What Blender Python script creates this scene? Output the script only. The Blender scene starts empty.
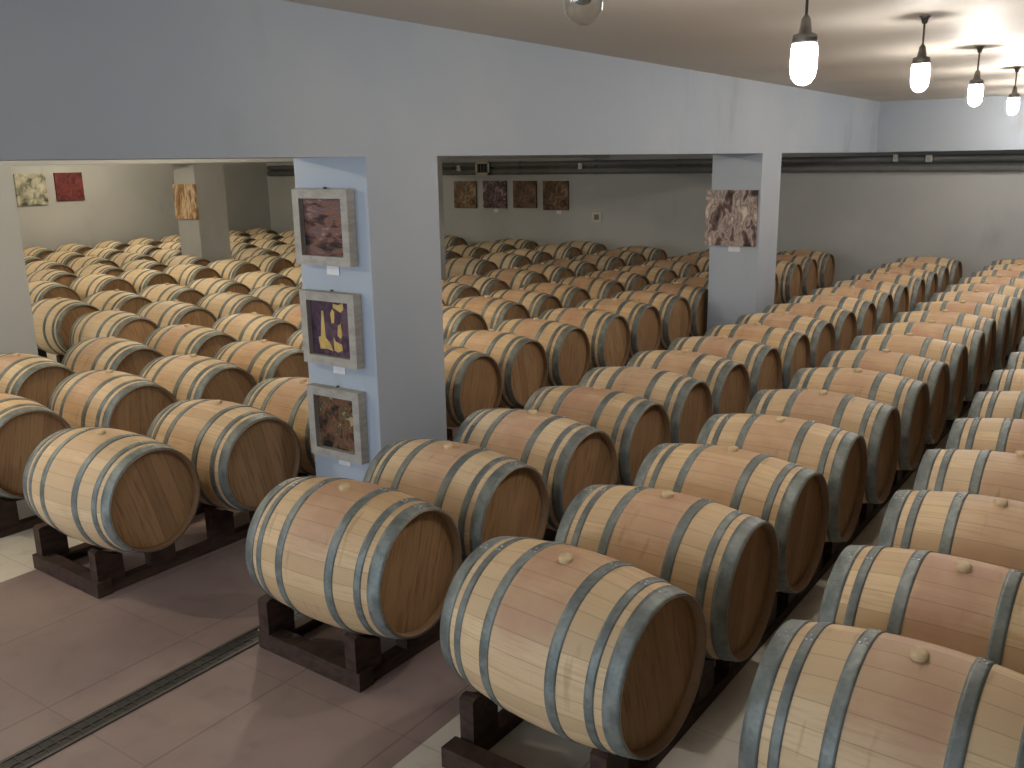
import bpy, bmesh, math, random
from mathutils import Vector, Matrix
random.seed(7)
C = bpy.context.scene.collection
S = 1.8                      # metres per unit of the survey below (camera to barrel-centre drop = 1 unit)
ZF = 1.29                    # floor lies 1.29 units under the camera
PI = math.pi

def W(x, y, z):              # survey units (z measured from eye level) -> metres, floor at 0
    return Vector((x*S, y*S, (z+ZF)*S))

# ------------------------------------------------------------------ materials
def new_mat(name):
    m = bpy.data.materials.new(name); m.use_nodes = True
    nt = m.node_tree; nt.nodes.clear()
    out = nt.nodes.new('ShaderNodeOutputMaterial')
    return m, nt, out

class NB:
    """small node builder"""
    def __init__(s, nt): s.nt = nt
    def n(s, t, **kw):
        nd = s.nt.nodes.new(t)
        for k, v in kw.items(): setattr(nd, k, v)
        return nd
    def link(s, a, b): s.nt.links.new(a, b)
    def val(s, sock, v):
        if hasattr(v, 'is_linked') or isinstance(v, bpy.types.NodeSocket): s.link(v, sock)
        else: sock.default_value = v
    def math(s, op, a, b=None, c=None, clamp=False):
        nd = s.n('ShaderNodeMath', operation=op); nd.use_clamp = clamp
        s.val(nd.inputs[0], a)
        if b is not None: s.val(nd.inputs[1], b)
        if c is not None: s.val(nd.inputs[2], c)
        return nd.outputs[0]
    def mix(s, f, a, b, mode='MIX'):
        nd = s.n('ShaderNodeMix', data_type='RGBA', blend_type=mode)
        s.val(nd.inputs[0], f)
        for i, v in ((6, a), (7, b)):
            if isinstance(v, bpy.types.NodeSocket): s.link(v, nd.inputs[i])
            else: nd.inputs[i].default_value = (*v[:3], 1)
        return nd.outputs[2]
    def noise(s, vec, scale, detail=3, rough=.55, out=0):
        nd = s.n('ShaderNodeTexNoise'); s.link(vec, nd.inputs['Vector'])
        nd.inputs['Scale'].default_value = scale; nd.inputs['Detail'].default_value = detail
        nd.inputs['Roughness'].default_value = rough
        return nd.outputs[out]
    def ramp(s, f, stops):
        nd = s.n('ShaderNodeValToRGB'); s.link(f, nd.inputs[0])
        cr = nd.color_ramp
        while len(cr.elements) < len(stops): cr.elements.new(0.5)
        for e, (p, c) in zip(cr.elements, stops): e.position = p; e.color = (*c[:3], 1)
        return nd.outputs[0]
    def smooth(s, v, a, b):
        nd = s.n('ShaderNodeMapRange', interpolation_type='SMOOTHSTEP')
        s.val(nd.inputs[0], v); nd.inputs[1].default_value = a; nd.inputs[2].default_value = b
        return nd.outputs[0]
    def obj(s): return s.n('ShaderNodeTexCoord').outputs['Object']
    def pos(s): return s.n('ShaderNodeNewGeometry').outputs['Position']
    def xyz(s, v):
        nd = s.n('ShaderNodeSeparateXYZ'); s.link(v, nd.inputs[0]); return nd.outputs
    def vec(s, x, y, z):
        nd = s.n('ShaderNodeCombineXYZ')
        for i, v in enumerate((x, y, z)): s.val(nd.inputs[i], v)
        return nd.outputs[0]
    def scale(s, v, k):
        nd = s.n('ShaderNodeVectorMath', operation='MULTIPLY'); s.link(v, nd.inputs[0]); nd.inputs[1].default_value = k
        return nd.outputs[0]
    def bsdf(s, col, rough=.6, metal=0., bump=None, bstr=.2, bdist=.01, spec=.5):
        b = s.n('ShaderNodeBsdfPrincipled')
        if isinstance(col, bpy.types.NodeSocket): s.link(col, b.inputs['Base Color'])
        else: b.inputs['Base Color'].default_value = (*col, 1)
        s.val(b.inputs['Roughness'], rough); s.val(b.inputs['Metallic'], metal)
        b.inputs['Specular IOR Level'].default_value = spec
        if bump is not None:
            bp = s.n('ShaderNodeBump'); bp.inputs['Strength'].default_value = bstr; bp.inputs['Distance'].default_value = bdist
            s.link(bump, bp.inputs['Height']); s.link(bp.outputs[0], b.inputs['Normal'])
        return b.outputs[0]

def lin(r, g, b):            # sRGB 0-255 -> linear
    f = lambda c: (c/255)/12.92 if c/255 <= .04045 else ((c/255+.055)/1.055)**2.4
    return (f(r), f(g), f(b))

def mat_noise(name, c1, c2, scale=3, rough=.7, metal=0, use='obj', bstr=.1, spec=.4, detail=4):
    m, nt, out = new_mat(name); b = NB(nt)
    v = b.pos() if use == 'pos' else b.obj()
    n = b.noise(v, scale, detail)
    col = b.mix(b.smooth(n, .3, .7), c1, c2)
    nt.links.new(b.bsdf(col, rough, metal, b.noise(v, scale*14, 2), bstr, .003, spec), out.inputs[0])
    return m

def mat_staves():
    m, nt, out = new_mat('oak_staves'); b = NB(nt)
    o = b.obj(); x, y, z = b.xyz(o)
    info = b.n('ShaderNodeObjectInfo')
    oc = b.n('ShaderNodeSeparateColor'); b.link(info.outputs['Color'], oc.inputs[0])
    stain_amt, tone, pale = oc.outputs[0], oc.outputs[1], oc.outputs[2]
    rnd = info.outputs['Random']
    ang = b.math('ARCTAN2', y, z)
    sv = b.math('MULTIPLY', b.math('ADD', b.math('DIVIDE', ang, 2*PI), .5), 27.0)
    sv = b.math('ADD', sv, b.math('MULTIPLY', rnd, 1.0))
    idx = b.math('FLOOR', sv); fr = b.math('FRACT', sv)
    wn = b.n('ShaderNodeTexWhiteNoise', noise_dimensions='2D')
    b.link(b.vec(idx, b.math('MULTIPLY', rnd, 91.0), 0), wn.inputs['Vector'])
    wv, wc = wn.outputs[0], wn.outputs[1]
    # grain runs along the barrel
    gx = b.math('ADD', b.math('MULTIPLY', x, 2.2), b.math('MULTIPLY', rnd, 37.0))
    g = b.noise(b.vec(gx, b.math('MULTIPLY', sv, 2.6), b.math('MULTIPLY', wv, 9.0)), 2.2, 5, .6)
    blot = b.noise(b.vec(b.math('ADD', x, b.math('MULTIPLY', rnd, 50.0)), y, z), 4.5, 3, .55)
    base = b.mix(wv, lin(178, 150, 110), lin(224, 199, 156))
    base = b.mix(b.smooth(g, .42, .72), base, lin(184, 150, 104))
    base = b.mix(b.math('MULTIPLY', b.smooth(blot, .52, .75), .35), base, lin(170, 132, 88))
    tint = b.mix(tone, lin(222, 187, 144), lin(232, 208, 176))
    base = b.mix(.45, base, tint)
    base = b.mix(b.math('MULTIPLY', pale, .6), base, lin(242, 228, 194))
    # wine stain round the bung, between the two middle hoops
    zz = b.smooth(z, .02, .27)
    along = b.math('SUBTRACT', 1.0, b.smooth(b.math('ABSOLUTE', x), .10, .19))
    sm = b.math('MULTIPLY', b.math('MULTIPLY', zz, along), b.math('MULTIPLY', stain_amt, .66))
    sn = b.math('ADD', .55, b.math('MULTIPLY', b.smooth(blot, .3, .65), .6))
    sm = b.math('MULTIPLY', sm, sn, clamp=True)
    base = b.mix(sm, base, lin(182, 138, 114))
    # a drip of older stain
    dn = b.noise(b.vec(b.math('MULTIPLY', x, 6.0), b.math('ADD', y, b.math('MULTIPLY', rnd, 20.0)), z), 3.0, 2)
    base = b.mix(b.math('MULTIPLY', b.smooth(dn, .62, .75), .3), base, lin(120, 88, 62))
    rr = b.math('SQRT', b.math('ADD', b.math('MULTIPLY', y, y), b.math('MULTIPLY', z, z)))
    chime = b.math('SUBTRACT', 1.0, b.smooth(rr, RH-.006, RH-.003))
    base = b.mix(chime, base, lin(128, 98, 68))  # end-grain brown on the chime ring, darkened to carry its shade
    seam = b.math('ABSOLUTE', b.math('SUBTRACT', fr, .5))
    sl = b.smooth(seam, .455, .5)
    base = b.mix(b.math('MULTIPLY', sl, .32), base, lin(96, 70, 46))
    h = b.math('SUBTRACT', b.math('MULTIPLY', g, .5), b.math('MULTIPLY', sl, .6))
    nt.links.new(b.bsdf(base, .58, 0, h, .25, .004, .35), out.inputs[0])
    return m

def mat_head():
    m, nt, out = new_mat('oak_head'); b = NB(nt)
    o = b.obj(); x, y, z = b.xyz(o)
    info = b.n('ShaderNodeObjectInfo'); rnd = info.outputs['Random']
    a = b.math('MULTIPLY', b.math('SUBTRACT', rnd, .5), .9)       # planks lean a little, barrel by barrel
    yy = b.math('ADD', b.math('MULTIPLY', y, b.math('COSINE', a)), b.math('MULTIPLY', z, b.math('SINE', a)))
    zz = b.math('SUBTRACT', b.math('MULTIPLY', z, b.math('COSINE', a)), b.math('MULTIPLY', y, b.math('SINE', a)))
    p = b.math('MULTIPLY', b.math('ADD', yy, .5), 10.5); idx = b.math('FLOOR', p); fr = b.math('FRACT', p)
    wn = b.n('ShaderNodeTexWhiteNoise', noise_dimensions='2D'); b.link(b.vec(idx, b.math('MULTIPLY', rnd, 53.0), 0), wn.inputs['Vector'])
    g = b.noise(b.vec(b.math('MULTIPLY', yy, 16.0), b.math('ADD', b.math('MULTIPLY', zz, 1.6), b.math('MULTIPLY', rnd, 30.0)), wn.outputs[0]), 3, 4)
    col = b.mix(wn.outputs[0], lin(150, 118, 84), lin(172, 138, 100))
    col = b.mix(b.smooth(g, .45, .75), col, lin(136, 104, 72))
    bl = b.noise(b.vec(b.math('ADD', y, b.math('MULTIPLY', rnd, 30.0)), z, 0.0), 3.5, 2)
    col = b.mix(b.math('MULTIPLY', b.smooth(bl, .5, .75), .3), col, lin(140, 104, 74))
    sl = b.smooth(b.math('ABSOLUTE', b.math('SUBTRACT', fr, .5)), .46, .5)
    col = b.mix(b.math('MULTIPLY', sl, .4), col, lin(84, 60, 42))
    nt.links.new(b.bsdf(col, .62, 0, g, .15, .003, .35), out.inputs[0])
    return m

def mat_zinc():
    m, nt, out = new_mat('galvanised_steel'); b = NB(nt)
    o = b.obj(); info = b.n('ShaderNodeObjectInfo')
    sp = b.n('ShaderNodeTexVoronoi'); b.link(o, sp.inputs['Vector']); sp.inputs['Scale'].default_value = 55
    n = b.noise(o, 9, 4)
    c = b.mix(b.smooth(n, .35, .68), lin(108, 114, 110), lin(144, 150, 145))
    bw = b.n('ShaderNodeRGBToBW'); b.link(sp.outputs['Color'], bw.inputs[0])
    c = b.mix(.15, c, bw.outputs[0], 'OVERLAY')
    c = b.mix(b.math('MULTIPLY', info.outputs['Random'], .35), c, lin(104, 108, 106))
    nt.links.new(b.bsdf(c, b.math('ADD', .48, b.math('MULTIPLY', n, .18)), .4, n, .05, .002), out.inputs[0])
    return m

def mat_wood(name, c1, c2, rough=.65):
    m, nt, out = new_mat(name); b = NB(nt)
    o = b.obj(); g = b.noise(b.scale(o, (5, 2.5, 9)), 3.0, 5)
    col = b.mix(b.smooth(g, .35, .68), c1, c2)
    nt.links.new(b.bsdf(col, rough, 0, g, .2, .004, .35), out.inputs[0])
    return m

def mat_wall(name, c1, c2, stain, amt):
    m, nt, out = new_mat(name); b = NB(nt)
    p = b.pos(); n = b.noise(p, .55, 4, .55)
    col = b.mix(b.smooth(n, .35, .68), c1, c2)
    s = b.noise(b.scale(p, (1, 1, .45)), 1.1, 5, .6)
    col = b.mix(b.math('MULTIPLY', b.smooth(s, .56, .74), amt), col, stain)
    nt.links.new(b.bsdf(col, .62, 0, b.noise(p, 38, 3), .12, .004, .35), out.inputs[0])
    return m

def mat_floor():
    m, nt, out = new_mat('floor_tiles'); b = NB(nt)
    p = b.pos(); x, y, z = b.xyz(p)
    n = b.noise(p, .9, 4); n2 = b.noise(p, 6, 4)
    purple = b.mix(b.smooth(n, .35, .66), lin(132, 113, 107), lin(149, 129, 121))
    beige = b.mix(b.smooth(n, .35, .66), lin(196, 188, 172), lin(212, 204, 188))
    band = b.math('MULTIPLY', b.math('GREATER_THAN', x, -2.90*S), b.math('LESS_THAN', x, -1.225*S))
    tx = b.math('FRACT', b.math('DIVIDE', b.math('ADD', x, 2.90*S), .405*S))
    ty = b.math('FRACT', b.math('DIVIDE', b.math('ADD', y, 9.07), .72))
    e1 = b.smooth(b.math('ABSOLUTE', b.math('SUBTRACT', tx, .5)), .488, .5)
    e2 = b.smooth(b.math('ABSOLUTE', b.math('SUBTRACT', ty, .5)), .49, .5)
    j = b.math('MAXIMUM', e1, b.math('MULTIPLY', e2, .6))
    col = b.mix(band, beige, purple)
    col = b.mix(b.math('MULTIPLY', b.smooth(n2, .5, .75), .22), col, lin(92, 80, 74))
    col = b.mix(b.math('MULTIPLY', j, .42), col, lin(70, 58, 54))
    nt.links.new(b.bsdf(col, b.math('ADD', .42, b.math('MULTIPLY', n2, .2)), 0, j, .1, -.004, .4), out.inputs[0])
    return m

def mat_art(name, stops, scale, stretch=(1, 1, 1), kind='noise', rough=.6, dist=1.5):
    m, nt, out = new_mat(name); b = NB(nt)
    o = b.scale(b.obj(), stretch)
    nd = b.n('ShaderNodeTexNoise'); b.link(o, nd.inputs['Vector'])
    nd.inputs['Scale'].default_value = scale; nd.inputs['Detail'].default_value = 5; nd.inputs['Distortion'].default_value = dist
    f = nd.outputs[0]
    if kind == 'cells':
        vo = b.n('ShaderNodeTexVoronoi'); b.link(o, vo.inputs['Vector']); vo.inputs['Scale'].default_value = scale*1.6
        sc = b.n('ShaderNodeSeparateColor'); b.link(vo.outputs['Color'], sc.inputs[0])
        f = b.math('ADD', b.math('MULTIPLY', f, .55), b.math('MULTIPLY', sc.outputs[0], .45))
    col = b.ramp(f, stops)
    nt.links.new(b.bsdf(col, rough, 0, f, .3, .004, .3), out.inputs[0])
    return m

def mat_plain(name, col, rough=.6, metal=0):
    return mat_noise(name, col, tuple(c*.86 for c in col), 8, rough, metal)

def mat_glass(name):
    m, nt, out = new_mat(name); b = NB(nt)
    tr = b.n('ShaderNodeBsdfTransparent'); tr.inputs[0].default_value = (.95, .96, .95, 1)
    gl = b.n('ShaderNodeBsdfGlossy'); gl.inputs['Roughness'].default_value = .05
    lw = b.n('ShaderNodeLayerWeight'); lw.inputs[0].default_value = .35
    mx = b.n('ShaderNodeMixShader')
    b.link(b.math('ADD', b.math('MULTIPLY', b.math('POWER', lw.outputs['Facing'], 1.6), .8), .10), mx.inputs[0])
    b.link(tr.outputs[0], mx.inputs[1]); b.link(gl.outputs[0], mx.inputs[2])
    nt.links.new(mx.outputs[0], out.inputs[0])
    return m

def mat_frosted(name):
    m, nt, out = new_mat(name); b = NB(nt)
    tr = b.n('ShaderNodeBsdfTransparent'); tl = b.n('ShaderNodeBsdfTranslucent'); tl.inputs[0].default_value = (.95, .95, .95, 1)
    mx = b.n('ShaderNodeMixShader'); mx.inputs[0].default_value = .35
    b.link(tr.outputs[0], mx.inputs[1]); b.link(tl.outputs[0], mx.inputs[2]); nt.links.new(mx.outputs[0], out.inputs[0])
    return m

def mat_emit(name, col, strength):
    m, nt, out = new_mat(name); b = NB(nt)
    e = b.n('ShaderNodeEmission'); e.inputs[0].default_value = (*col, 1); e.inputs[1].default_value = strength
    nt.links.new(e.outputs[0], out.inputs[0])
    return m

RB, RH = .195*S, .168*S
M = dict(
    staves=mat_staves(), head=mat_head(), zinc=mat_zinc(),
    rivet=mat_plain('bright_rivet', (.55, .57, .58), .3, .8),
    bung=mat_noise('pale_bung', lin(214, 190, 150), lin(190, 160, 118), 20, .6),
    rack=mat_wood('dark_rack_timber', lin(70, 50, 40), lin(46, 33, 28)),
    wall=mat_wall('grey_wall_paint', lin(176, 178, 176), lin(186, 187, 184), lin(150, 150, 148), .5),
    beam=mat_wall('blue_grey_paint', lin(164, 174, 186), lin(175, 183, 191), lin(140, 142, 146), .55),
    ceil=mat_wall('ceiling_paint', lin(196, 190, 180), lin(204, 198, 188), lin(176, 168, 158), .4),
    floor=mat_floor(),
    drain=mat_plain('dark_drain_steel', (.045, .042, .04), .5, .4),
    drain_rim=mat_plain('drain_rim_steel', (.11, .10, .095), .45, .5),
    frame=mat_wood('grey_frame_wood', lin(168, 164, 156), lin(150, 146, 138)),
    card=mat_plain('white_card', (.8, .8, .8), .6),
    pipe=mat_plain('dark_grey_pipe', (.19, .195, .19), .5, .1),
    clamp=mat_plain('white_plastic', (.75, .75, .72), .4),
    cream=mat_plain('cream_plastic', (.62, .58, .46), .45),
    darkgap=mat_plain('vent_dark', (.02, .02, .02), .7),
    fitting=mat_plain('lamp_fitting_metal', (.16, .15, .14), .4, .7),
    cord=mat_plain('lamp_cord', (.07, .065, .06), .6),
    glass=mat_glass('clear_glass'), frosted=mat_frosted('frosted_glass'),
    winframe=mat_plain('window_frame_paint', (.6, .6, .6), .4),
)

# ------------------------------------------------------------------ mesh helpers
def link(name, bm, mat, parent=None, smooth=False, loc=None):
    me = bpy.data.meshes.new(name); bm.to_mesh(me); bm.free()
    if smooth:
        for p in me.polygons: p.use_smooth = True
    me.materials.append(mat if not isinstance(mat, str) else M[mat])
    o = bpy.data.objects.new(name, me); C.objects.link(o)
    if parent is not None: o.parent = parent
    if loc is not None: o.location = loc
    return o

def add_box(bm, lo, hi, bevel=0.0):
    lo, hi = Vector(lo), Vector(hi)
    vs = [bm.verts.new((x, y, z)) for x in (lo.x, hi.x) for y in (lo.y, hi.y) for z in (lo.z, hi.z)]
    fs = [(0, 1, 3, 2), (4, 6, 7, 5), (0, 4, 5, 1), (2, 3, 7, 6), (0, 2, 6, 4), (1, 5, 7, 3)]
    faces = [bm.faces.new([vs[i] for i in f]) for f in fs]
    if bevel > 0:
        edges = list({e for f in faces for e in f.edges})
        bmesh.ops.bevel(bm, geom=edges, offset=bevel, segments=2, affect='EDGES', profile=.6)

def box(lo, hi, bevel=0.0):
    bm = bmesh.new(); add_box(bm, lo, hi, bevel); bmesh.ops.recalc_face_normals(bm, faces=bm.faces); return bm

def add_lathe(bm, prof, seg=24, axis='z', center=(0, 0, 0), cap0=False, cap1=False):
    rings = []
    c = Vector(center)
    for (t, r) in prof:
        ring = []
        for k in range(seg):
            a = 2*PI*k/seg
            if axis == 'x': v = Vector((t, r*math.sin(a), r*math.cos(a)))
            elif axis == 'y': v = Vector((r*math.cos(a), t, r*math.sin(a)))
            else: v = Vector((r*math.cos(a), r*math.sin(a), t))
            ring.append(bm.verts.new(v+c))
        rings.append(ring)
    for a, b_ in zip(rings[:-1], rings[1:]):
        for k in range(seg):
            bm.faces.new((a[k], a[(k+1) % seg], b_[(k+1) % seg], b_[k]))
    if cap0: bm.faces.new(rings[0][::-1])
    if cap1: bm.faces.new(rings[-1])
    bmesh.ops.recalc_face_normals(bm, faces=bm.faces)

def lathe(prof, seg=24, axis='z', **kw):
    bm = bmesh.new(); add_lathe(bm, prof, seg, axis, **kw); return bm

def tag(o, label=None, cat=None, group=None, kind=None):
    if label: o['label'] = label
    if cat: o['category'] = cat
    if group: o['group'] = group
    if kind: o['kind'] = kind
    return o

def empty(name, loc, rz=0):
    o = bpy.data.objects.new(name, None); C.objects.link(o); o.location = loc; o.rotation_euler = (0, 0, rz)
    o.empty_display_size = .1
    return o

def struct(name, lo, hi, mat, label=None):
    lo, hi = W(*lo), W(*hi)
    a = Vector([min(p, q) for p, q in zip(lo, hi)]); b_ = Vector([max(p, q) for p, q in zip(lo, hi)])
    c = (a+b_)/2; c.z = a.z
    o = link(name, box(a-c, b_-c), mat, loc=c); tag(o, label, None, None, 'structure')
    return o

# ------------------------------------------------------------------ the building
XB = -1.98; PD = .318                    # beam front face, pillar depth
PY = [2.07-3.42, 2.07, 5.49]; PW = .34   # pillar near faces along the rows, width
XL = [XB, XB-2.76, XB-5.49]             # three beam lines
XW, XR, YN, YE = -10.1, 3.2, -1.9, 8.6
ZC, ZB = .425, .02                      # ceiling, underside of the beams
T = .12
struct('floor', (XW-T, YN-T, -ZF-.08), (XR+T, YE+T, -ZF), 'floor')
struct('ceiling', (XW-T, YN-T, ZC), (XR+T, YE+T, ZC+.1), 'ceil')
struct('wall_left', (XW-T, YN, -ZF), (XW, YE, ZC), 'wall')
struct('wall_back', (XW-T, YE, -ZF), (XR+T, YE+T, ZC), 'wall')
struct('wall_right', (XR, YN, -ZF), (XR+T, YE, ZC), 'wall')
# near wall with an unseen window, added and sized for the cool daylight
def near_wall():
    bm = bmesh.new()
    holes = [(-3.9, -.5)]; z0, z1 = -.85, .28
    xs = [XW-T]
    for h in holes: xs += list(h)
    xs.append(XR+T)
    for i in range(0, len(xs), 2):
        add_box(bm, W(xs[i], YN-T, -ZF), W(xs[i+1], YN, ZC))
    for h0, h1 in holes:
        add_box(bm, W(h0, YN-T, -ZF), W(h1, YN, z0)); add_box(bm, W(h0, YN-T, z1), W(h1, YN, ZC))
    tag(link('wall_front', bm, 'wall'), kind='structure')
    for n, (h0, h1) in enumerate(holes):
        bm = bmesh.new(); t = .03
        for a, b_ in (((h0, z0), (h1, z0+t)), ((h0, z1-t), (h1, z1)), ((h0, z0), (h0+t, z1)), ((h1-t, z0), (h1, z1)), ((h0+(h1-h0)/3-t/2, z0), (h0+(h1-h0)/3+t/2, z1)), ((h0+(h1-h0)*2/3-t/2, z0), (h0+(h1-h0)*2/3+t/2, z1))):
            add_box(bm, W(a[0], YN-.08, a[1]), W(b_[0], YN-.05, b_[1]))
        tag(link('window_%d' % (n+1), bm, 'winframe'), kind='structure')
near_wall()
for i, x in enumerate(XL):
    struct('beam', (x-PD, YN, ZB), (x, YE, ZC), 'beam' if i == 0 else 'wall')
struct('beam', (XB, 8.2, ZB), (XR, 8.5, ZC), 'beam')
PILLARS = []
for i, x in enumerate(XL):
    for y in PY:
        if y < 0 and i > 1: continue
        struct('pillar', (x-PD, y, -ZF), (x, y+PW, ZB), 'beam' if i == 0 else 'wall')
        PILLARS.append((x-PD, x, y, y+PW))

# ------------------------------------------------------------------ floor drain
def floor_drain():
    x0, x1, y0, y1 = -1.972, -1.898, -1.8, 8.9
    r = empty('floor_drain', W((x0+x1)/2, 1.0, -ZF))
    tag(r, 'long dark slotted drain channel set in the purple-brown floor', 'drain')
    w = (x1-x0)*S/2; L0, L1 = (y0-1)*S, (y1-1)*S
    link('channel', box((-w+.018, L0, .0005), (w-.018, L1, .003)), 'drain', r)
    for sx in (-1, 1):
        a, b_ = sorted((sx*w, sx*(w-.018)))
        link('rim', box((a, L0, .0005), (b_, L1, .007), .0015), 'drain_rim', r)
    bm = bmesh.new()
    add_box(bm, (-.008, L0, .003), (.008, L1, .006))
    n = int((3.0-y0)*S/.05)
    for k in range(n):
        yy = L0+k*.05
        add_box(bm, (-w+.018, yy, .003), (w-.018, yy+.012, .0055))
    link('grate', bm, 'drain', r)
floor_drain()

# ------------------------------------------------------------------ barrels
L2 = .238*S; RB, RH = .195*S, .168*S     # half length, belly radius, head radius (over the wood)
ZB0 = ZF*S - S                             # barrel centre height
def rad(x): return RB - (RB-RH)*(abs(x)/L2)**2.0
N = 54
def make_barrel():
    r = empty('wine_barrel', (0, 0, 0))
    prof = []
    xs = [-L2+2*L2*k/24 for k in range(25)]
    inner = RH-.014
    prof += [(-L2+.042, inner-.003), (-L2+.004, inner), (-L2, inner+.006), (-L2, RH-.004)]
    prof += [(x, rad(x)) for x in xs[1:-1]]
    prof += [(L2, RH-.004), (L2, inner+.006), (L2-.004, inner), (L2-.042, inner-.003)]
    bm = lathe(prof, N, 'x')
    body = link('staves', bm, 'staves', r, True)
    for sx in (-1, 1):
        bm = bmesh.new()
        xx = sx*(L2-.036)
        add_lathe(bm, [(xx, inner-.004), (xx+sx*.003, inner*.72), (xx+sx*.004, inner*.35), (xx+sx*.004, .001)], N, 'x')
        bmesh.ops.recalc_face_normals(bm, faces=bm.faces)
        h = link('head', bm, 'head', r, True)
        if sx < 0:
            for f in h.data.polygons: pass
    hoops = []
    for sx in (-1, 1):
        for (c, w, nm) in ((L2-.033, .064, 'end'), (L2-.115, .036, 'quarter'), (.158, .046, 'bilge')):
            a, b_ = c-w/2, c+w/2; t = .0035
            pr = []
            for k in range(5):
                x = a+(b_-a)*k/4; pr.append((sx*x, rad(x)+t))
            pr = [(sx*a, rad(a)-.002)]+pr+[(sx*b_, rad(b_)-.002)]
            hp = link('hoop', lathe(pr, N, 'x'), 'zinc', r, True)
            bm = bmesh.new()
            for k, (dx, da) in enumerate(((-.010, .0), (.010, .0), (0, .075))):
                x = c+dx*w/.046; a0 = (.16 if sx > 0 else -.12)+da+(.1 if nm == 'bilge' else 0)
                rr = rad(x)+t
                pos = Vector((sx*x, rr*math.sin(a0), rr*math.cos(a0)))
                rot = Vector((0, math.sin(a0), math.cos(a0))).to_track_quat('Z', 'Y').to_matrix().to_4x4()
                bmesh.ops.create_uvsphere(bm, u_segments=8, v_segments=5, radius=.0055, matrix=Matrix.Translation(pos) @ rot @ Matrix.Diagonal((1, 1, .6, 1)))
            link('rivet', bm, 'rivet', hp, True)
    bm = lathe([(RB-.004, .026), (RB+.012, .029), (RB+.018, .027), (RB+.021, .016), (RB+.021, .001)], 20, 'z')
    link('bung', bm, 'bung', r, True)
    return r
proto = make_barrel()
def dup(src, rivets):
    r = src.copy(); C.objects.link(r)
    for ch in list(src.children):
        c = ch.copy(); C.objects.link(c); c.parent = r
        if rivets:
            for g in ch.children:
                d = g.copy(); C.objects.link(d); d.parent = c
    return r

def seq(start, measured, step, end):
    ys = list(measured)
    while ys[0]-step > start: ys.insert(0, ys[0]-step)
    while ys[-1]+step < end: ys.append(ys[-1]+step)
    return ys
YEND = 8.17
# right-hand end of each row (survey units), its drift along the row, the measured stations along it, barrel size
ROWS = [
    ('r4', .012, .012, 1.0, seq(1.5, [1.49, 1.895, 2.315, 2.712, 3.102, 3.505, 3.915, 4.32], .41, 6.3)),
    ('r3', -.682, .022, .98, seq(1.5, [1.512, 1.94, 2.36, 2.76, 3.155, 3.575, 3.97, 4.39, 4.785, 5.18, 5.58, 6.03], .415, YEND)),
    ('r2', -1.396, .026, .97, seq(1.5, [1.575, 1.985, 2.40, 2.79, 3.175, 3.56, 3.94, 4.325, 4.72, 5.11, 5.50, 5.895, 6.295, 6.73, 7.125, 7.535, 7.985], .42, YEND)),
    ('b1', -2.405, .021, .95, seq(1.4, [1.51, 1.93, 2.34, 2.74, 3.13, 3.527, 3.922, 4.35, 4.75, 5.15, 5.54, 5.93, 6.31, 6.69, 7.225, 7.635, 8.08], .41, YEND)),
    ('b2', -3.20, .040, .95, seq(1.4, [1.56, 2.0, 2.385, 2.78, 3.20, 3.62, 4.04, 4.455, 4.82, 5.19, 5.61, 6.0], .415, YEND)),
    ('b3', -3.87, .020, .95, seq(1.4, [2.01, 2.45, 2.87, 3.30, 3.71, 4.11, 4.52, 4.915, 5.28, 5.75, 6.15, 6.54, 7.0], .415, YEND)),
    ('b4', -4.71, .022, .95, seq(1.4, [2.95, 3.37, 3.80, 4.20, 4.61, 5.02, 5.44, 5.86, 6.28, 6.74, 7.13, 7.66], .42, YEND)),
    ('b5', -5.50, .022, .95, seq(2.8, [3.09, 3.48, 3.87, 4.26, 4.69], .42, YEND)),
    ('b6', -6.55, .022, .95, seq(3.2, [3.51, 3.99, 4.38, 4.79, 5.20, 5.60], .42, YEND)),
    ('b7', -7.24, .020, .95, seq(2.8, [3.99, 4.40], .42, YEND)),
    ('b8', -8.03, .020, .95, seq(3.0, [4.36, 4.78], .42, YEND)),
    ('b9', -8.78, .020, .95, seq(3.2, [4.54, 4.96], .42, YEND)),
    ('b10', -9.56, .016, .95, seq(3.4, [5.1, 5.52], .42, YEND)),
]
YAWFIX = {('r3', 0): -5.0, ('r2', 0): 2.4, ('b1', 0): 2.8, ('r3', 1): -.6, ('r2', 2): -2, ('r3', 2): -2.4}
F, PITCH, YAW, ROLL = 907.717, .241, .612, -.017
EYE = W(0, 0, 0)
_f = Vector((-math.sin(YAW)*math.cos(PITCH), math.cos(YAW)*math.cos(PITCH), -math.sin(PITCH)))
_r0 = Vector((math.cos(YAW), math.sin(YAW), 0)); _u0 = _r0.cross(_f)
_r = math.cos(ROLL)*_r0 + math.sin(ROLL)*_u0; _u = -math.sin(ROLL)*_r0 + math.cos(ROLL)*_u0
def px(p):
    d = p-EYE; z = d.dot(_f)
    if z < .05: return (-9999, 9999)
    return (512+F*d.dot(_r)/z, 384-F*d.dot(_u)/z)

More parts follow.
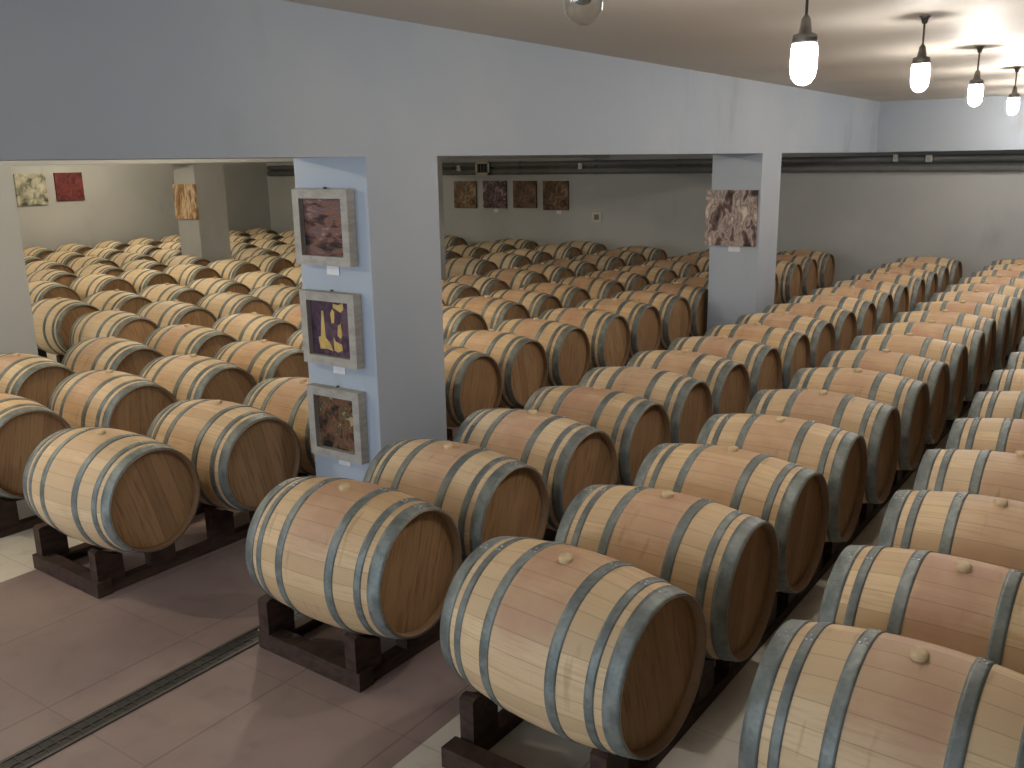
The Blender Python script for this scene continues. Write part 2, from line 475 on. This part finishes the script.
BAR = []
for rn, x0, drift, bsc, ys in ROWS:
    segs = []
    for i, y in enumerate(ys):
        near_measured = rn in ('r3', 'r2', 'r4', 'b1')
        x = x0 + drift*(y-1.5) + random.uniform(-.018, .018)*(0.4 if near_measured else 1)
        yy = y + (0 if near_measured else random.uniform(-.012, .012))
        xc = x-.238*bsc
        if any(xc+.238*bsc > a-.004 and xc-.238*bsc < b_+.004 and yy+.2 > c-.004 and yy-.2 < d+.004 for a, b_, c, d in PILLARS):
            segs.append(None); continue
        u, v = px(W(xc, yy, -.9)); ul, _ = px(W(xc+.243, yy+.2, -.85))
        if max(u, ul) < -60 or min(u, px(W(xc-.243, yy, -.85))[0]) > 1120: continue
        BAR.append((rn, i, xc, yy, bsc)); segs.append((xc, yy))
    # racks: one run of timber under every unbroken stretch of the row
    run = []
    runs = []
    for s in segs+[None]:
        if s is None:
            if run: runs.append(run)
            run = []
        else: run.append(s)
    for run in runs:
        xc = run[0][0] if rn != 'r2' else -1.64
        xm = sum(s[0] for s in run)/len(run)
        y0 = run[0][1]-({'r2': .135, 'b1': .145}.get(rn, .19)); y1 = run[-1][1]+.17
        xo = {'b1': -.085, 'r2': -.055, 'r3': -.02}.get(rn, -.03)      # racks sit a little off the barrels' middle
        xf = x0-.238*bsc+xo+drift*(y0-1.5)
        rk = empty('barrel_rack', W(xf, y0, -ZF), -math.atan(drift)); rk['row'] = rn; rk['ys'] = '%d %d' % (len(runs), runs.index(run))
        Lr = (y1-y0)*S
        hw = .190*S; RT, RW_ = .090, .080         # rail top height, rail width
        for sx in (-1, 1):
            a, b_ = sorted((sx*hw, sx*(hw-RW_)))
            link('rail', box((a, .0, .0005), (b_, Lr, RT-.035), .004), 'rack', rk)
        nb = max(2, int(Lr/1.5)+1)
        for k in range(nb):
            yk = (Lr-.09)*k/(nb-1)
            link('crossbar', box((-hw-.012, yk-.004, .0), (hw+.012, yk+.086, RT), .004) if k == 0 else box((-hw+RW_, yk, .0005), (hw-RW_, yk+.09, RT-.04), .004), 'rack', rk)
        for (bx, by) in run:
            for sx in (-1, 1):
                for sy in (-1, 1):
                    # chock with a face hollowed to the barrel's belly
                    xa, xb = sorted((sx*(hw-.006), sx*(hw-RW_+.006)))
                    cx = (bx-xf-drift*(by-y0))*S; cy = (by-y0)*S
                    rr = max(rad(xa-cx), rad(xb-cx))*bsc+.002
                    d0, d1 = .085, .225
                    pts = []
                    for q in range(7):
                        d = d0+(d1-d0)*q/6
                        zt = ZB0-math.sqrt(max(rr*rr-d*d, 0)); zt = min(zt, .27)
                        pts.append((cy+sy*d, max(zt, RT-.03)))
                    pts.append((cy+sy*(d1+.02), pts[-1][1]-.01)); pts.append((cy+sy*(d1+.02), RT-.035)); pts.insert(0, (cy+sy*d0, RT-.035))
                    bm = bmesh.new()
                    va = [bm.verts.new((xa, p, q)) for p, q in pts]; vb = [bm.verts.new((xb, p, q)) for p, q in pts]
                    n = len(pts)
                    for k in range(n): bm.faces.new((va[k], va[(k+1) % n], vb[(k+1) % n], vb[k]))
                    bm.faces.new(va[::-1]); bm.faces.new(vb); bmesh.ops.recalc_face_normals(bm, faces=bm.faces)
                    link('chock', bm, 'rack', rk)

OBJ = []
rng = random.Random(21)
used = False
for rn, i, xc, y, bsc in BAR:
    dist = math.hypot(xc, y)
    o = proto if not used else dup(proto, dist < 3.6)
    used = True
    o.location = W(xc, y, -1.0+(.006 if rn[0] == 'b' else 0)); o.scale = (bsc, bsc, bsc)
    yaw = YAWFIX.get((rn, i), rng.uniform(-1.6, 1.6))
    o.rotation_euler = (math.radians(rng.uniform(-7, 7)), 0, math.radians(yaw-.3))
    st = rng.choice((.6, .75, .85, .95, 1.0)); tn = rng.random()
    if rn in ('b1', 'b2') and y < 3: st *= .8
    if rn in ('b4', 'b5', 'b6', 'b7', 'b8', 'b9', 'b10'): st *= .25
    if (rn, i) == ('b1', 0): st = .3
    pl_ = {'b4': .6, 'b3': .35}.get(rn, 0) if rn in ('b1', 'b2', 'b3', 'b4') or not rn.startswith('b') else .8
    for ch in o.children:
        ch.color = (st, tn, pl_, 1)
    OBJ.append((rn, i, o, st))

# ------------------------------------------------------------------ art on the pillars and walls
ART = dict(
    brickred=mat_art('painting_dark_red', [(.34, lin(30, 22, 22)), (.43, lin(72, 48, 48)), (.50, lin(124, 84, 68)), (.56, lin(92, 74, 80)), (.66, lin(152, 122, 110))], 7, (1, 1, 3.2), 'noise', .6, .6),
    violet=mat_art('painting_violet', [(.25, lin(40, 26, 48)), (.45, lin(72, 50, 68)), (.6, lin(98, 76, 88)), (.8, lin(60, 40, 58))], 10),
    forest=mat_art('painting_brown_leaves', [(.34, lin(24, 20, 18)), (.44, lin(84, 60, 44)), (.51, lin(122, 84, 62)), (.57, lin(64, 66, 44)), (.66, lin(168, 146, 110))], 13, (1, 1, 1), 'noise', .6, .8),
    collage=mat_art('painting_pink_grey', [(.34, lin(56, 44, 42)), (.43, lin(112, 92, 88)), (.49, lin(186, 166, 154)), (.55, lin(120, 112, 112)), (.60, lin(176, 158, 148)), (.67, lin(216, 202, 186))], 9, (1, 1, .55), 'noise', .6, .5),
    ochre=mat_art('painting_ochre', [(.34, lin(124, 88, 58)), (.45, lin(178, 140, 100)), (.55, lin(222, 202, 168)), (.66, lin(146, 106, 72))], 9, (1, 1, .35), 'noise', .6, .6),
    pale=mat_art('painting_pale_green', [(.32, lin(70, 74, 62)), (.42, lin(136, 136, 118)), (.52, lin(176, 174, 154)), (.66, lin(206, 202, 184))], 7, (1, 1, 1), 'noise', .6, .6),
    red=mat_art('painting_red', [(.32, lin(58, 32, 34)), (.46, lin(104, 46, 46)), (.62, lin(122, 62, 60))], 6),
    brown1=mat_art('painting_tan', [(.34, lin(76, 62, 49)), (.5, lin(127, 104, 80)), (.66, lin(168, 144, 119))], 6),
    brown2=mat_art('painting_mauve', [(.34, lin(64, 50, 49)), (.5, lin(104, 82, 83)), (.66, lin(177, 157, 159))], 8),
    brown3=mat_art('painting_rust', [(.34, lin(69, 52, 46)), (.5, lin(112, 86, 73)), (.66, lin(142, 118, 100))], 7),
    brown4=mat_art('painting_umber', [(.34, lin(65, 50, 41)), (.5, lin(115, 90, 69)), (.66, lin(156, 130, 108))], 6),
    yellow=mat_noise('yellow_paint', lin(204, 176, 104), lin(176, 146, 82), 14, .6),
)
def art(name, mat, c, w, h, rz, depth, label, framed, group=None, tilt=0):
    """panel centred at c (survey units), facing local -Y; its back touches the wall at local y=0"""
    r = empty(name, W(*c), rz); r.rotation_euler = (0, tilt, rz)
    tag(r, label, 'painting', group)
    w, h = w*S/2, h*S/2
    if framed:
        fw = .052
        bm = bmesh.new()
        add_box(bm, (-w, -depth, -h), (-w+fw, -.001, h)); add_box(bm, (w-fw, -depth, -h), (w, -.001, h))
        add_box(bm, (-w+fw, -depth, h-fw), (w-fw, -.001, h)); add_box(bm, (-w+fw, -depth, -h), (w-fw, -.001, -h+fw))
        link('frame', bm, 'frame', r)
        link('canvas', box((-w+fw-.002, -depth*.45, -h+fw-.002), (w-fw+.002, -.003, h-fw+.002)), ART[mat], r)
        link('hanger', lathe([(-.02, .006), (-.004, .006)], 8, 'y', center=(0, 0, h+.006), cap0=True, cap1=True), 'fitting', r)
    else:
        link('canvas', box((-w, -depth, -h), (w, -.001, h), .003), ART[mat], r)
        link('stretcher', box((-w+.02, -.004, -h+.02), (w-.02, -.0005, h-.02)), 'frame', r)
    return r
def poly(bm, pts, y0, y1):
    va = [bm.verts.new((x, y0, z)) for x, z in pts]; vb = [bm.verts.new((x, y1, z)) for x, z in pts]; n = len(pts)
    for k in range(n): bm.faces.new((va[k], va[(k+1) % n], vb[(k+1) % n], vb[k]))
    bm.faces.new(va[::-1]); bm.faces.new(vb); bmesh.ops.recalc_face_normals(bm, faces=bm.faces)
def card(c, rz, label, w=.055, h=.028):
    w, h = w*S/2, h*S/2
    o = link('caption_card', box((-w, -.006, -h), (w, -.0005, h), .001), 'card'); o.location = W(*c); o.rotation_euler = (0, 0, rz)
    tag(o, label, 'label card', 'caption cards under the paintings')
Y1 = PY[1]; Y2 = PY[2]
G3 = 'framed paintings on the near pillar'
art('framed_painting', 'brickred', (-2.158, Y1, -.195), .245, .238, 0, .062, 'framed dark red painting, topmost of three on the near blue-grey pillar', True, G3)
v = art('framed_painting', 'violet', (-2.155, Y1, -.521), .245, .240, 0, .062, 'framed violet painting with yellow shapes, middle of three on the near pillar', True, G3)
art('framed_painting', 'forest', (-2.156, Y1, -.842), .238, .242, 0, .062, 'framed brown and green painting, lowest of three on the near blue-grey pillar', True, G3)
strokes = [
    [(-.105, -.13), (-.115, -.06), (-.095, -.055), (-.078, .10), (-.062, .10), (-.055, -.06), (-.02, -.09), (.00, -.135), (-.05, -.125)],
    [(.012, -.13), (.01, -.05), (.025, -.075), (.075, -.09), (.08, -.125), (.04, -.14)],
    [(.045, -.04), (.05, .02), (.075, .035), (.085, -.03), (.07, -.055)],
    [(.0, .03), (-.005, .09), (.012, .115), (.03, .1), (.022, .035)],
    [(.02, .125), (.02, .15), (.06, .142), (.1, .158), (.105, .12), (.08, .10)],
]
for s in strokes:
    bm = bmesh.new(); poly(bm, s, -.062*.45-.0025, -.062*.45+.001); link('yellow_shape', bm, ART['yellow'], v)
art('unframed_painting', 'collage', (-2.160, Y2, -.368), .332, .342, 0, .04, 'square pink and grey abstract painting on the second pillar', False)
card((-2.147, Y1, -.333), 0, 'white caption card under the dark red painting on the near pillar')
card((-2.147, Y1, -.660), 0, 'white caption card under the violet painting on the near pillar')
card((-2.150, Y1, -.980), 0, 'white caption card under the brown and green painting on the near pillar')
card((-2.135, Y2, -.558), 0, 'white caption card under the pink and grey painting on the second pillar', .075, .035)
art('unframed_painting', 'ochre', (-7.625, Y2, -.328), .33, .328, 0, .04, 'ochre and cream painting on the far pillar in the left opening', False)
art('unframed_painting', 'pale', (XW, 5.31, -.217), .337, .337, PI/2, .04, 'pale green speckled painting on the left wall beside the red one', False, 'paintings on the left wall')
art('unframed_painting', 'red', (XW, 5.745, -.200), .322, .310, PI/2, .04, 'red painting on the left wall', False, 'paintings on the left wall')
GB = 'paintings in a row on the far wall'
art('unframed_painting', 'brown1', (-6.646, YE, -0.374), 0.323, 0.308, 0, .05, 'tan square painting on the far wall, first from the left of four', False, GB)
art('unframed_painting', 'brown2', (-6.221, YE, -0.370), 0.323, 0.304, 0, .05, 'mauve square painting on the far wall, second from the left of four', False, GB)
art('unframed_painting', 'brown3', (-5.805, YE, -0.367), 0.308, 0.297, 0, .05, 'rust brown square painting on the far wall, third from the left of four', False, GB)
art('unframed_painting', 'brown4', (-5.399, YE, -0.376), 0.323, 0.313, 0, .05, 'umber square painting on the far wall, rightmost and largest of four', False, GB)
card((-6.216, YE, -0.552), 0, 'white caption card under the mauve painting on the far wall', .06, .035)
card((-5.366, YE, -0.556), 0, 'white caption card under the umber painting on the far wall', .06, .035)

# ------------------------------------------------------------------ services on the far wall
def pipe_run(z, r, label, mat='pipe'):
    o = empty('wall_pipe', W(XW+.1, YE-.05, z)); tag(o, label, 'pipe', 'pipes along the far wall')
    Lp = (XR-.1-XW-.1)*S
    bm = bmesh.new(); add_lathe(bm, [(0, r), (Lp, r)], 20, 'x', cap0=True, cap1=True)
    link('tube', bm, mat, o, True)
    for k in range(14):
        x = .6+k*(Lp-1.2)/13
        bm = bmesh.new(); add_lathe(bm, [(x-.02, r), (x-.02, r+.006), (x+.02, r+.006), (x+.02, r)], 20, 'x'); add_box(bm, (x-.02, r*.2, -.015), (x+.02, .05*S-.002, .015))
        link('bracket', bm, mat, o)
pipe_run(-.040, .055, 'upper dark grey pipe running along the top of the far wall')
pipe_run(-.112, .066, 'lower thicker dark grey pipe running along the top of the far wall')
def vent():
    o = empty('wall_vent', W(-6.314, YE-.105, -.075)); tag(o, 'small louvred vent with a pale frame on the far wall pipes', 'vent')
    w, h = .097*S, .072*S
    bm = bmesh.new()
    for lo, hi in (((-w, -h), (-w+.04, h)), ((w-.04, -h), (w, h)), ((-w, h-.04), (w, h)), ((-w, -h), (w, -h+.04))):
        add_box(bm, (lo[0], -.03, lo[1]), (hi[0], 0, hi[1]))
    link('frame', bm, 'cream', o)
    link('back', box((-w+.03, -.012, -h+.03), (w-.03, .18, h-.03)), 'darkgap', o)
    for k in range(4):
        x = -w+.06+k*(2*w-.12)/3
        link('louvre', box((x-.006, -.026, -h+.04), (x+.006, -.010, h-.04)), 'pipe', o)
vent()
def small_box(x, z, label, name='junction_box', w=.05, h=.06, y=YE, cat='electrical box', d=.06):
    o = empty(name, W(x, y, z)); tag(o, label, cat)
    w, h = w*S, h*S
    link('housing', box((-w, -d, -h), (w, -.001, h), .012), 'clamp' if name != 'wall_socket' else 'cream', o)
    link('cover', box((-w*.5, -d-.006, -h*.5), (w*.5, -d+.002, h*.5), .003), 'pipe' if name == 'wall_socket' else 'cream', o)
small_box(-4.883, -0.597, 'cream square wall socket on the far wall right of the four paintings', 'wall_socket', .058, .056, cat='socket', d=.04)
for x, z, lb in ((-6.652, -.072, 'small white sensor box on the far wall pipes, left of the vent'),
                 (-5.026, -.066, 'small white sensor box on the far wall pipes, right of the four paintings'),
                 (-1.885, -.031, 'small white sensor box on the far wall pipes, just right of the second pillar'),
                 (-1.618, -.039, 'brighter white sensor box on the far wall pipes, rightmost of all')):
    small_box(x, z, lb, 'sensor_box', .020 if x < -1.7 else .026, .030, YE-.10, 'sensor')

# ------------------------------------------------------------------ pendant lamps
def lamp(x, y, strength, col, label, group, zb=.235, dim=False):
    o = empty('pendant_lamp', W(x, y, ZC)); tag(o, label, 'lamp', group)
    drop = (ZC-zb)*S              # ceiling to bulb centre
    link('ceiling_hook', lathe([(-.045, .004), (-.04, .014), (-.012, .022), (-.001, .034)], 16, 'z', cap0=True, cap1=True), 'fitting', o, True)
    top = -drop+.16
    link('cord', lathe([(top, .006), (-.04, .006)], 10, 'z', cap0=True, cap1=True), 'cord', o, True)
    link('fitting', lathe([(top+.012, .007), (top-.005, .018), (top-.055, .026), (top-.062, .046), (top-.095, .050), (top-.10, .03)], 24, 'z', cap0=True, cap1=True), 'fitting', o, True)
    g0 = top-.095
    gl = [(g0, .046), (g0-.02, .050), (g0-.09, .051), (g0-.125, .046), (g0-.148, .030), (g0-.157, .012), (g0-.158, .001)]
    link('glass_jar', lathe(gl, 24, 'z'), 'frosted' if strength > 0 else 'glass', o, True)
    bm = lathe([(g0+.004, .013), (g0-.02, .014), (g0-.04, .026), (g0-.065, .033), (g0-.09, .030), (g0-.108, .016), (g0-.112, .001)], 20, 'z')
    mt = mat_emit('lit_bulb', col, strength) if strength > 0 else M['bulb_off']
    link('bulb', bm, mt, o, True)
M['bulb_off'] = mat_noise('unlit_bulb', lin(150, 146, 136), lin(120, 116, 108), 20, .15)
WHT = (1.0, .93, .86); WARM = (1.0, .88, .68)
GF = 'pendant lamps in the front bay'
PB = dict(front=800, dim=300, back=1600)
lamp(-.66, 1.12, 0, WHT, 'unlit glass pendant lamp cut off by the top edge', GF, .226)
lamp(-.675, 2.10, PB['front'], WHT, 'brightest glowing pendant lamp, nearest of the lit ones', GF, .203)
lamp(-.675, 3.28, PB['dim'], WHT, 'dimmer pendant lamp with its dark fitting visible', GF, .245)
lamp(-.675, 4.36, PB['front'], WHT, 'glowing pendant lamp just beyond the dimmer one', GF, .240)
lamp(-.675, 5.55, PB['front'], WHT, 'glowing pendant lamp at the right edge, farthest of all', GF, .240)
lamp(-.675, 6.65, PB['front'], WHT, 'unseen pendant lamp added further along the row, beyond the right edge', GF, .240)  # out of view, added to put more light on the end wall
lamp(-.675, 7.70, PB['front'], WHT, 'unseen pendant lamp added further along the row, beyond the right edge', GF, .240)  # second unseen lamp, added for the end wall too
GBK = 'pendant lamps behind the beam'
lbl = 'pendant lamp in the bays behind the beam, above the beam edge'
for x, y in ((-3.5, .9), (-3.5, 3.2), (-6.3, 1.8), (-6.3, 4.2), (-9.0, 3.4), (-9.0, 5.8)):
    lamp(x, y, PB['back'], WARM, lbl, GBK, .25)

# daylight through the added, unseen window behind the viewer
def daylight(x0, x1, power):
    l = bpy.data.lights.new('window_daylight', 'AREA'); l.shape = 'RECTANGLE'
    l.size = (x1-x0)*S; l.size_y = 1.0*S; l.energy = power; l.color = (.80, .89, 1.0)
    o = bpy.data.objects.new('window_daylight', l); C.objects.link(o)
    o.location = W((x0+x1)/2, YN-.16, -.25); o.rotation_euler = (PI/2, 0, 0)
daylight(-3.9, -.5, 170)
w = bpy.data.worlds.new('World'); bpy.context.scene.world = w; w.use_nodes = True
w.node_tree.nodes['Background'].inputs[0].default_value = (.55, .7, 1, 1); w.node_tree.nodes['Background'].inputs[1].default_value = .6

# ------------------------------------------------------------------ camera
cd = bpy.data.cameras.new('camera'); cam = bpy.data.objects.new('camera', cd); C.objects.link(cam)
cd.sensor_width = 36; cd.sensor_fit = 'HORIZONTAL'; cd.lens = F*36/1024; cd.clip_start = .05; cd.clip_end = 100
cam.matrix_world = Matrix(((_r.x, _u.x, -_f.x, EYE.x), (_r.y, _u.y, -_f.y, EYE.y), (_r.z, _u.z, -_f.z, EYE.z), (0, 0, 0, 1)))
sc = bpy.context.scene
sc.camera = cam
sc.view_settings.view_transform = 'Standard'; sc.view_settings.look = 'None'
sc.view_settings.gamma = 1; sc.view_settings.use_curve_mapping = False
sc.view_settings.exposure = 0.5
sc.cycles.use_denoising = True
sc.cycles.max_bounces = 6; sc.cycles.diffuse_bounces = 4; sc.cycles.glossy_bounces = 3
sc.cycles.transparent_max_bounces = 8
sc.cycles.sample_clamp_indirect = 8

# ------------------------------------------------------------------ say which barrel is which
ORD = ['first', 'second', 'third', 'fourth', 'fifth', 'sixth', 'seventh', 'eighth', 'ninth', 'tenth', 'eleventh', 'twelfth',
       'thirteenth', 'fourteenth', 'fifteenth', 'sixteenth', 'seventeenth', 'eighteenth', 'nineteenth', 'twentieth']
bpy.context.view_layer.update()
dg = bpy.context.evaluated_depsgraph_get()
def root(o):
    while o.parent: o = o.parent
    return o
def seen(o):
    """how many of the barrel's surface points the viewer can see, and their mean picture x"""
    n, sx = 0, 0.0
    mw = o.matrix_world
    for t in (-.97, -.85, -.7, -.55, -.4, -.25, -.1, .05, .2, .35, .5, .65, .8, .9, .97):
        x = t*L2
        for a in (-80, -65, -50, -38, -26, -14, -4, 6, 16, 28, 40):
            q = math.radians(a); rr = rad(x)+.012
            p = mw @ Vector((x, rr*math.sin(q), rr*math.cos(q)))
            u, v = px(p)
            if not (0 <= u < 1024 and 0 <= v < 768): continue
            d = p-EYE; ln = d.length
            hit, loc, nr, ix, ob, _ = sc.ray_cast(dg, EYE, d/ln, distance=ln+.02)
            if not hit or root(ob) == o or (loc-EYE).length > ln-.03: n += 1; sx += u
    return n, (sx/n if n else 0)
FRONT = {'r4': 'in the row at the right edge', 'r3': 'in the second row from the right', 'r2': 'in the row passing before the pillars'}
GRP = {'r4': 'barrels in the front bay', 'r3': 'barrels in the front bay', 'r2': 'barrels in the front bay'}
VIS = {}
for rn, i, o, st in OBJ:
    n, ux = seen(o)
    if n >= 2:
        if rn in FRONT: key = (rn, 0)
        else: key = (rn, 1 if ux < 330 else (2 if ux < 735 else 3))
        VIS.setdefault(key, []).append((ux, o, st))
    else:
        g = 'barrels in the front bay' if rn in FRONT else 'barrels behind the pillars'
        tag(o, 'oak barrel almost hidden by other barrels, ' + ('in the front bay' if rn in FRONT else 'behind the pillars'), 'barrel', g)
WHERE = {1: 'in the left opening', 2: 'in the middle opening', 3: 'in the right opening'}
for (rn, k), l in VIS.items():
    l.sort(key=lambda t: t[0])
    for q, (ux, o, st) in enumerate(l):
        if k == 0:
            if rn == 'r4': l2 = sorted(l, key=lambda t: t[1].location.y)
            l2 = sorted(l, key=lambda t: t[1].location.y); q2 = [t[1] for t in l2].index(o)
            adj = 'pink-stained ' if st > .9 else ''
            lb = '%soak barrel, %s from the front %s' % (adj, ORD[q2], FRONT[rn])
            if rn == 'r3' and q2 == 0: lb = 'nearest fully visible oak barrel, first in the second row from the right'
            if rn == 'r4' and q2 == 0: lb = 'large oak barrel cut off by the bottom right corner of the photo'
            tag(o, lb, 'barrel', GRP[rn])
        else:
            row = int(rn[1:])
            lb = 'oak barrel, %s from left %s, %s row behind the pillars' % (ORD[q], WHERE[k], ORD[row-1])
            tag(o, lb, 'barrel', 'barrels behind the pillars')
for o in [o for o in C.objects if o.name.startswith('barrel_rack')]:
    rn = o['row']; nr, kr = map(int, o['ys'].split()); del o['row']; del o['ys']
    if rn in FRONT: lb = 'dark wooden rack under the barrels ' + FRONT[rn]
    else:
        part = '' if nr < 2 else ', %s stretch' % (('nearest', 'second', 'third', 'fourth')[kr] if kr < nr-1 or nr < 2 else 'farthest')
        lb = 'dark wooden rack under the %s barrel row behind the pillars%s' % (ORD[int(rn[1:])-1], part)
    tag(o, lb, 'barrel rack', 'barrel racks')
